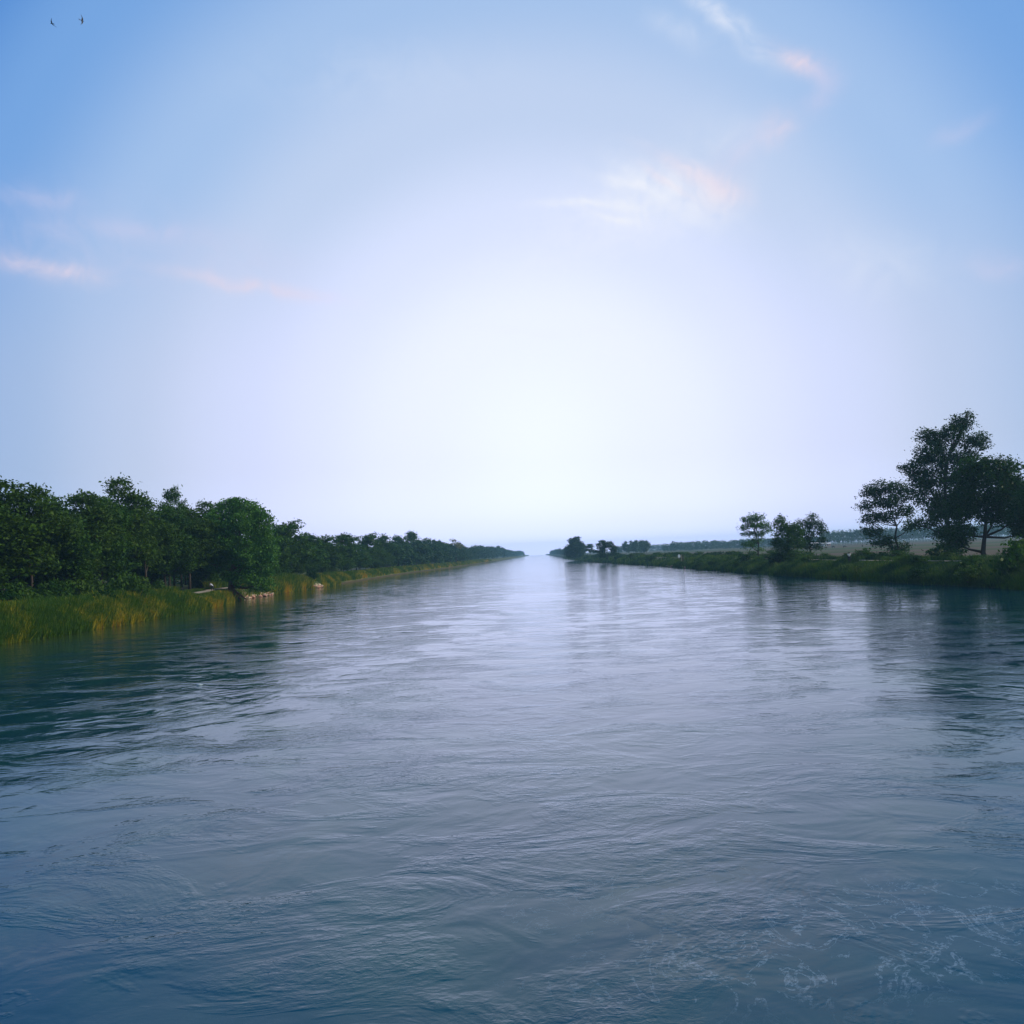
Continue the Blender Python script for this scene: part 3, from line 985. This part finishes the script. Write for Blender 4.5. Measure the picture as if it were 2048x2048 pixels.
def maskL(x, y, o, rs):
    k = np.ones(len(x), bool)
    onpath = (o > 2.9) & (o < 5.7)
    bare = onpath & (((y > 169) & (y < 200)) | (vnoise(y / 18, y * 0, 31) > .55) & (y > 200))
    k &= ~bare
    rock = (y > 188) & (y < 226) & (o < 2.5)
    k &= ~(rock & (rs.uniform(size=len(x)) < .85))
    k &= ~((y > 262) & (y < 275) & (o < 1.8))
    k &= ~((y > 300) & (o < .7))
    hs = np.ones(len(x))
    hs = np.where((y > 158) & (y < 200) & (o > 1.2), .25, hs)
    hs = np.where((y > 226) & (y < 262), 1.5, hs)
    return k, hs


def idxL(x, y, o, rs):
    n1 = vnoise(x / 2.2, y / 5.5, 41)
    n2 = vnoise(x / .7 + 7, y / 1.5, 42)
    wet = np.clip(1 - o / 3.2, 0, 1)
    dry = n1 * .62 + n2 * .50 + wet * .22 + np.where((y > 135), .10, 0) + np.where(y > 226, .06, 0) - .05 + rs.normal(size=len(x)) * .10
    return np.where(dry > 1.14, 3, np.where(dry > .95, 2, np.where(dry > .70, 1, 0)))


gl = grass('grass_verge', xl, -1, zl, [(84, 135, -.25, 9, 62000, .7, 1.6, .12), (135, 200, -.2, 9, 50000, .7, 1.5, .14),
                                  (200, 330, -.1, 8, 42000, .8, 1.4, .17), (330, 560, -.2, 8, 26000, .6, 1.1, .32), (560, 1100, -.2, 8, 14000, .6, 1.2, .7)],
           51, [M_G1, M_G2, M_G3, M_G4], dict(mask=maskL, idx=idxL))
tag(gl, 'tall green and yellow orange grass covering the left bank', 'grass', kind='stuff')


def maskR(x, y, o, rs):
    k = np.ones(len(x), bool)
    onp = (o > 7.7) & (o < 10.8)
    k &= ~onp
    bare = (y > 385) & (y < 450) & (o > 3) & (o < 9)
    k &= ~(bare & (rs.uniform(size=len(x)) < .9))
    hs = np.where(o > 10, .8, 1.0)
    hs = np.where((o > 3.8) & (o < 7.8), .28 + .8 * (vnoise(y / 9, y * 0, 61) > .52), hs)
    return k, hs


def idxR(x, y, o, rs):
    n1 = vnoise(x / 2.2, y / 6, 43)
    n2 = vnoise(x / .8 + 7, y / 2.0, 44)
    v = n1 * .7 + n2 * .4 + rs.normal(size=len(x)) * .1
    return np.where(v > 1.12, 2, np.where(v > .78, 1, np.where(v > .52, 0, 3)))


gr = grass('grass_verge', xr, 1, zr, [(110, 170, -.3, 15, 80000, .6, 1.25, .085), (170, 260, -.3, 16, 60000, .6, 1.2, .12),
                                (260, 420, -.2, 16, 40000, .6, 1.2, .22), (420, 720, -.2, 16, 24000, .7, 1.4, .45), (720, 1200, -.2, 14, 9000, .8, 1.6, .9)],
           52, [M_G1, M_G6, M_G2, M_G5], dict(mask=maskR, idx=idxR))
tag(gr, 'deep green grass and weeds covering the right embankment', 'grass', kind='stuff')

# ------------------------------------------------------------------ stones
M_ST1 = simple('stone_pink', (.36, .20, .15), .9, .35, 2)
M_ST2 = simple('stone_sandy', (.36, .30, .21), .9, .3, 2)
smesh = []
for k in range(4):
    bm = bmesh.new()
    bmesh.ops.create_icosphere(bm, subdivisions=2, radius=.5)
    q = random.Random(k)
    for v in bm.verts:
        v.co *= q.uniform(.8, 1.12)
        v.co.z *= .62
        v.co.x *= 1.2
    me = bpy.data.meshes.new('stone')
    bm.to_mesh(me)
    bm.free()
    me.materials.append(M_ST1 if k % 2 == 0 else M_ST2)
    smesh.append(me)


def stone(k, x, y, z, s, label, group):
    o = bpy.data.objects.new('stone', smesh[k % 4])
    S.collection.objects.link(o)
    o.location = (x, y, z)
    o.scale = (s, s, s * rr.uniform(.7, 1))
    o.rotation_euler = (rr.uniform(-.3, .3), rr.uniform(-.3, .3), rr.uniform(0, 6))
    tag(o, label, 'stone', group)


for k in range(46):
    y = 200 + 25 * (k / 46) + rr.uniform(-.6, .6)
    x = float(xl(y)) - rr.uniform(-.2, 1.3)
    stone(k, x, y, .15 + max(0, float(xl(y)) - x) * .5, rr.uniform(.5, 1.15), 'pinkish stone in the pile at the water beside the big broadleaf tree', 'stones at the water by the big tree')
for k in range(16):
    y = 262 + 13 * (k / 16) + rr.uniform(-.6, .6)
    x = float(xl(y)) - rr.uniform(-.1, 1.8)
    stone(k, x, y, .2 + max(0, float(xl(y)) - x) * .6, rr.uniform(.6, 1.5), 'sandy stone at the water between the yellow grass patches', 'stones further down the left bank')
for k in range(9):
    y = 330 + 6 * k + rr.uniform(-2, 2)
    x = float(xr(y)) + rr.uniform(0, 1.6)
    stone(k + 1, x, y, .3, rr.uniform(.8, 1.6), 'grey stone at the foot of the right embankment below the white sign', 'stones below the white sign')


# ------------------------------------------------------------------ people
def skin_mesh(name, verts, edges, radii, mat_, parent, root=0, sub=1):
    me = bpy.data.meshes.new(name)
    me.from_pydata(verts, edges, [])
    o = bpy.data.objects.new(name, me)
    S.collection.objects.link(o)
    md = o.modifiers.new('skin', 'SKIN')
    md.use_smooth_shade = True
    for i, r in enumerate(radii):
        me.skin_vertices[0].data[i].radius = (r, r) if not isinstance(r, tuple) else r
    me.skin_vertices[0].data[root].use_root = True
    s = o.modifiers.new('sub', 'SUBSURF')
    s.levels = s.render_levels = sub
    dg = bpy.context.evaluated_depsgraph_get()
    nm = bpy.data.meshes.new_from_object(o.evaluated_get(dg))
    nm.name = name
    bpy.data.objects.remove(o)
    nm.materials.clear()
    return link(name, nm, mat_, parent)


M_SKIN = simple('skin', (.14, .075, .045), .6, .1)
M_HAIR = simple('hair', (.012, .01, .01), .6, .1)
M_WHITE = simple('white_cloth', (.72, .70, .64), .9, .08)
M_GREY = simple('grey_cloth', (.42, .44, .52), .9, .1)
M_TROUS = simple('dark_cloth', (.03, .03, .04), .9, .2)


def person(loc, rz, pose, top, bottom, label):
    root = empty('person', loc, rz)
    J = pose
    names = list(J)
    ed = [('pelvis', 'waist'), ('waist', 'chest'), ('chest', 'neck'), ('neck', 'head'), ('head', 'crown')]
    for s in 'LR':
        ed += [('chest', 'sh' + s), ('sh' + s, 'el' + s), ('el' + s, 'wr' + s), ('wr' + s, 'ha' + s), ('pelvis', 'hip' + s), ('hip' + s, 'kn' + s), ('kn' + s, 'an' + s), ('an' + s, 'to' + s)]
    R = dict(pelvis=.13, waist=.115, chest=.14, neck=.055, head=.10, crown=.075)
    for s in 'LR':
        R.update({'sh' + s: .062, 'el' + s: .042, 'wr' + s: .03, 'ha' + s: .035, 'hip' + s: .095, 'kn' + s: .06, 'an' + s: .04, 'to' + s: .035})
    ix = {n: i for i, n in enumerate(names)}
    skin_mesh('body', [J[n] for n in names], [(ix[a], ix[b]) for a, b in ed], [R[n] for n in names], M_SKIN, root, ix['pelvis'])

    def garment(nm, keys, edges, grow, m_):
        kx = {n: i for i, n in enumerate(keys)}
        skin_mesh(nm, [J[n] for n in keys], [(kx[a], kx[b]) for a, b in edges], [R[n] + grow for n in keys], m_, root, 0)
    garment('shirt', ['waist', 'pelvis', 'chest', 'shL', 'elL', 'shR', 'elR'],
            [('waist', 'pelvis'), ('waist', 'chest'), ('chest', 'shL'), ('shL', 'elL'), ('chest', 'shR'), ('shR', 'elR')], .045, top)
    garment('trousers', ['pelvis', 'hipL', 'knL', 'anL', 'hipR', 'knR', 'anR'],
            [('pelvis', 'hipL'), ('hipL', 'knL'), ('knL', 'anL'), ('pelvis', 'hipR'), ('hipR', 'knR'), ('knR', 'anR')], .025, bottom)
    h, c = Vector(J['head']), Vector(J['crown'])
    bm = bmesh.new()
    bmesh.ops.create_uvsphere(bm, u_segments=12, v_segments=8, radius=.125)
    bmesh.ops.translate(bm, verts=bm.verts, vec=c + Vector((0, .03, -.03)))
    bm_obj('hair', bm, M_HAIR, root)
    bm = bmesh.new()   # face: eyes, nose, mouth, ears on the -Y side of the head
    fo = h + Vector((0, -.1, .02))
    for dx in (-.035, .035):
        r = bmesh.ops.create_uvsphere(bm, u_segments=6, v_segments=4, radius=.014)
        bmesh.ops.translate(bm, verts=r['verts'], vec=fo + Vector((dx, 0, .03)))
    box(bm, fo.x, fo.y - .01, fo.z - .005, .03, .04, .045)
    box(bm, fo.x, fo.y, fo.z - .05, .05, .02, .012)
    for dx in (-.105, .105):
        box(bm, h.x + dx, h.y, h.z + .02, .02, .04, .06)
    bm_obj('face', bm, M_SKIN, root)
    return tag(root, label, 'person')


stand = dict(pelvis=(0, 0, .92), waist=(0, 0, 1.08), chest=(0, 0, 1.33), neck=(0, 0, 1.48), head=(0, 0, 1.60), crown=(0, 0, 1.70),
             shL=(-.19, 0, 1.40), elL=(-.27, 0, 1.12), wrL=(-.26, -.08, .88), haL=(-.25, -.12, .80), shR=(.19, 0, 1.40), elR=(.27, 0, 1.12), wrR=(.26, -.06, .88), haR=(.25, -.1, .80),
             hipL=(-.10, 0, .86), knL=(-.11, -.06, .49), anL=(-.11, .02, .08), toL=(-.11, -.14, .04), hipR=(.10, 0, .86), knR=(.11, .06, .49), anR=(.11, .12, .08), toR=(.11, -.02, .04))
stoop = dict(pelvis=(.15, 0, .90), waist=(.03, 0, 1.06), chest=(-.18, 0, 1.28), neck=(-.30, 0, 1.40), head=(-.38, -.02, 1.46), crown=(-.45, 0, 1.52),
             shL=(-.22, -.17, 1.30), elL=(-.28, -.2, 1.02), wrL=(-.36, -.18, .80), haL=(-.40, -.18, .73), shR=(-.18, .17, 1.30), elR=(-.2, .2, 1.02), wrR=(-.32, .2, .82), haR=(-.36, .2, .75),
             hipL=(.12, -.1, .85), knL=(-.08, -.1, .50), anL=(.02, -.1, .08), toL=(-.14, -.1, .04), hipR=(.16, .1, .85), knR=(.2, .1, .47), anR=(.30, .1, .08), toR=(.15, .1, .04))
p = at(1699, 1122.5, 3.13)
person((p.x, p.y, 3.13), math.pi * .9, stand, M_WHITE, M_TROUS, 'person with dark hair in white shirt and dark trousers standing on the right bank path')
p = at(424, 1182.5, 2.45)
person((p.x, p.y, 2.5), 0, stoop, M_GREY, M_TROUS, 'person in pale grey shirt stooping forward on the shaded track on the left bank')

# ------------------------------------------------------------------ sign and posts
M_SIGN = simple('white_enamel', (.85, .85, .82), .4, .03)
M_POST = simple('dark_post', (.03, .028, .024), .9, .3)
M_POSTG = simple('weathered_post', (.16, .15, .13), .9, .3)
p = at(1358.5, 1120.5, 3.1)
sg = empty('sign', (p.x, p.y, 3.1), .1)
bm = bmesh.new()
tube(bm, [(0, 0, -.3), (0, 0, 1.6)], [.05, .045], 8)
bm_obj('post', bm, M_POSTG, sg)
bm = bmesh.new()
r = bmesh.ops.create_cone(bm, cap_ends=True, segments=28, radius1=.5, radius2=.5, depth=.05)
bmesh.ops.scale(bm, verts=bm.verts, vec=(.85, 1.1, 1))
bmesh.ops.rotate(bm, verts=bm.verts, cent=(0, 0, 0), matrix=Matrix.Rotation(math.pi / 2, 3, 'X'))
bmesh.ops.translate(bm, verts=bm.verts, vec=(0, -.08, 1.3))
bm_obj('plate', bm, M_SIGN, sg, False)
tag(sg, 'white oval sign plate on a short post beside the right bank path', 'sign')
for px, mm, hh, lab in ((1363, M_POSTG, 1.75, 'grey weathered post just right of the white oval sign'), (1366.5, M_POST, 1.8, 'black post, farther of two right of the white oval sign')):
    p = at(px, 1120.5, 3.1)
    bm = bmesh.new()
    tube(bm, [(0, 0, -.3), (0, 0, hh - .12), (0, 0, hh)], [.17, .15, .08], 8)
    o = bm_obj('post', bm, mm, None, False)
    o.location = (p.x, p.y, 3.1)
    tag(o, lab, 'post')

# ------------------------------------------------------------------ farm buildings far over the field
M_WALL = simple('whitewash', (.78, .77, .74), .9, .08)
M_WALLO = simple('brick_wall', (.50, .30, .22), .9, .1)
M_ROOF = simple('tin_roof', (.62, .62, .64), .7, .1)
M_ROOFW = simple('pale_roof', (.70, .68, .68), .7, .1)
M_DARK = simple('dark_opening', (.02, .02, .02), .8, .1)


def house(px, dist, wd, dp, hh, rh, wall, roof, label, z=2.9):
    root = empty('farm_building', along(px, dist, z), 0)
    bm = bmesh.new()
    vs = [bm.verts.new(v) for v in [(-wd / 2, -dp / 2, -.3), (wd / 2, -dp / 2, -.3), (wd / 2, dp / 2, -.3), (-wd / 2, dp / 2, -.3),
                                    (-wd / 2, -dp / 2, hh), (wd / 2, -dp / 2, hh), (wd / 2, dp / 2, hh), (-wd / 2, dp / 2, hh), (-wd / 2, 0, hh + rh), (wd / 2, 0, hh + rh)]]
    for f in [(0, 1, 5, 4), (2, 3, 7, 6), (1, 2, 6, 9, 5), (3, 0, 4, 8, 7)]:
        bm.faces.new([vs[i] for i in f])
    bm_obj('wall', bm, wall, root, False)
    bm = bmesh.new()
    o = .4
    for s in (-1, 1):
        a = [(-wd / 2 - o, s * (dp / 2 + o), hh - rh * o / (dp / 2) + .02), (wd / 2 + o, s * (dp / 2 + o), hh - rh * o / (dp / 2) + .02), (wd / 2 + o, 0, hh + rh + .02), (-wd / 2 - o, 0, hh + rh + .02)]
        lo = [bm.verts.new(v) for v in a]
        hi = [bm.verts.new((v[0], v[1], v[2] + .15)) for v in a]
        bm.faces.new(lo)
        bm.faces.new(hi)
        for i_ in range(4):
            bm.faces.new((lo[i_], lo[(i_ + 1) % 4], hi[(i_ + 1) % 4], hi[i_]))
    bm_obj('roof', bm, roof, root, False)
    bm = bmesh.new()
    box(bm, -wd * .1, -dp / 2 - .02, 1.0, 1.0, .08, 2.0)
    bm_obj('door', bm, M_DARK, root, False)
    for q in (-.35, .25):
        bm = bmesh.new()
        box(bm, wd * q, -dp / 2 - .02, 1.6, .9, .08, .8)
        bm_obj('window', bm, M_DARK, root, False)
    return tag(root, label, 'building')


house(1629, 1040, 7, 5, 2.6, 1.2, M_WALL, M_ROOFW, 'white low farm building showing right of the paired dark trees')
house(1646, 1050, 5, 4, 2.6, 1.2, M_WALL, M_ROOF, 'small pale shed, left end of the building row by the plantation')
house(1655, 1056, 5.5, 4, 2.2, 1.0, M_WALLO, M_ROOF, 'reddish low shed before the left end of the plantation')
house(1294, 1500, 3.4, 3, 2.6, 1.4, M_WALL, M_ROOFW, 'tiny pale hut at the right foot of the hazy clump')

# ------------------------------------------------------------------ cattle grazing on the field
M_COW = simple('dark_hide', (.022, .018, .018), .8, .3)
cv = [(0, 0, 1.1), (.55, 0, 1.12), (-.55, 0, 1.1), (.95, 0, 1.1), (1.25, 0, .75), (1.42, 0, .45),
      (.6, .18, .62), (.6, .2, .05), (.5, -.18, .62), (.52, -.2, .05), (-.6, .2, .68), (-.5, .2, .42), (-.56, .2, .05), (-.6, -.2, .68), (-.66, -.2, .42), (-.7, -.2, .05), (-.82, 0, 1.05), (-.9, 0, .6)]
ce = [(0, 1), (0, 2), (1, 3), (3, 4), (4, 5), (1, 6), (6, 7), (1, 8), (8, 9), (2, 10), (10, 11), (11, 12), (2, 13), (13, 14), (14, 15), (2, 16), (16, 17)]
crd = [.36, .33, .31, .18, .13, .09, .11, .06, .11, .06, .13, .08, .06, .13, .08, .06, .05, .03]
cows = []
for px, py, rz_, lab in ((1667, 1095.5, 2.9, 'dark grazing animal nearest the pale sheds, leftmost of three in the field'),
                         (1689, 1095, .2, 'dark grazing animal, middle of three in the field'),
                         (1725, 1093, 1.2, 'dark grazing animal under the plantation, rightmost of three in the field')):
    p = at(px, py + 1, 2.9)
    if not cows:
        root = empty('cow', (0, 0, 0))
        skin_mesh('body', cv, ce, crd, M_COW, root)
        bm = bmesh.new()
        for s in (-1, 1):
            tube(bm, [(1.2, s * .08, .86), (1.15, s * .24, .98), (1.0, s * .26, 1.08)], [.035, .028, .008], 5)
        bm_obj('horns', bm, M_POSTG, root)
    else:
        root = copy_tree(cows[0])
    root.location = (p.x, p.y, 2.9)
    root.rotation_euler = (0, 0, rz_)
    tag(root, lab, 'cow', 'animals grazing in the field')
    cows.append(root)

# ------------------------------------------------------------------ birds
M_BIRD = simple('dark_feathers', (.012, .014, .025), .7, .2)


def bird(px, py, dist, rot, wing, label, sc=1.0):
    bm = bmesh.new()
    # body along +X, wings swept back, forked tail
    tube(bm, [(.17, 0, 0), (.14, 0, .002), (.09, 0, 0), (0, 0, -.005), (-.09, 0, 0), (-.15, 0, 0)], [.004, .018, .028, .033, .02, .008], 8)
    for s in (-1, 1):
        out_ = [(.08, .02), (.09, .12), (.03, .22), (-.13, .38), (-.02, .20), (-.03, .10), (-.04, .02)]
        lo = [bm.verts.new((x, s * y, wing * y + .004)) for x, y in out_]
        hi = [bm.verts.new((x, s * y, wing * y + .014)) for x, y in out_]
        bm.faces.new(lo)
        bm.faces.new(hi)
        for i_ in range(len(out_)):
            j = (i_ + 1) % len(out_)
            bm.faces.new((lo[i_], lo[j], hi[j], hi[i_]))
        tl = [(-.13, 0), (-.14, .025), (-.27, .06), (-.18, .008)]
        lo = [bm.verts.new((x, s * y, 0)) for x, y in tl]
        hi = [bm.verts.new((x, s * y, .008)) for x, y in tl]
        bm.faces.new(lo)
        bm.faces.new(hi)
        for i_ in range(4):
            j = (i_ + 1) % 4
            bm.faces.new((lo[i_], lo[j], hi[j], hi[i_]))
    o = bm_obj('bird', bm, M_BIRD, None, False)
    d_ = ray(px, py)
    o.location = Vector((0, 0, CAM_H)) + d_ * dist
    o.rotation_euler = rot
    o.scale = (sc, sc, sc)
    return tag(o, label, 'bird')


bird(104, 47, 62, (math.radians(35), math.radians(-20), math.radians(160)), .35, 'dark bird with swept wings, lower left of two in the top left sky', .85)
bird(163.5, 41, 66, (math.radians(95), 0, math.radians(55)), .15, 'dark bird banking on edge, right one of two in the top left sky', .95)

# ------------------------------------------------------------------ bit of litter drifting
p = at(399, 1371, 0)
bm = bmesh.new()
tube(bm, [(-.17, 0, .02), (-.15, 0, .02), (-.02, 0, .03), (.08, 0, .03), (.12, 0, .035), (.17, 0, .04), (.2, 0, .04)], [.05, .075, .08, .075, .045, .03, .03], 10)
o = bm_obj('litter', bm, simple('pale_plastic', (.28, .36, .42), .3, .1), None)
o.location = (p.x, p.y, 0)
o.rotation_euler = (0, 0, .3)
tag(o, 'small pale piece of litter floating on the water near the left', 'litter')

# ------------------------------------------------------------------ haze
bm = bmesh.new()
x0, x1, y0, y1, z0, z1 = -2750, 2950, -110, 4260, -4.2, 52
box(bm, (x0 + x1) / 2, (y0 + y1) / 2, (z0 + z1) / 2, x1 - x0, y1 - y0, z1 - z0)
m, t, out = mat('haze_air')
pv = t.n('ShaderNodeVolumePrincipled')
pv.inputs['Color'].default_value = (.38, .74, 1.0, 1)
pv.inputs['Density'].default_value = .00018
pv.inputs['Density Attribute'].default_value = ''
m.cycles.homogeneous_volume = True
pv.inputs['Anisotropy'].default_value = .25
t.l(pv.outputs[0], out.inputs['Volume'])
o = bm_obj('haze', bm, m, None, False)
tag(o, kind='stuff')
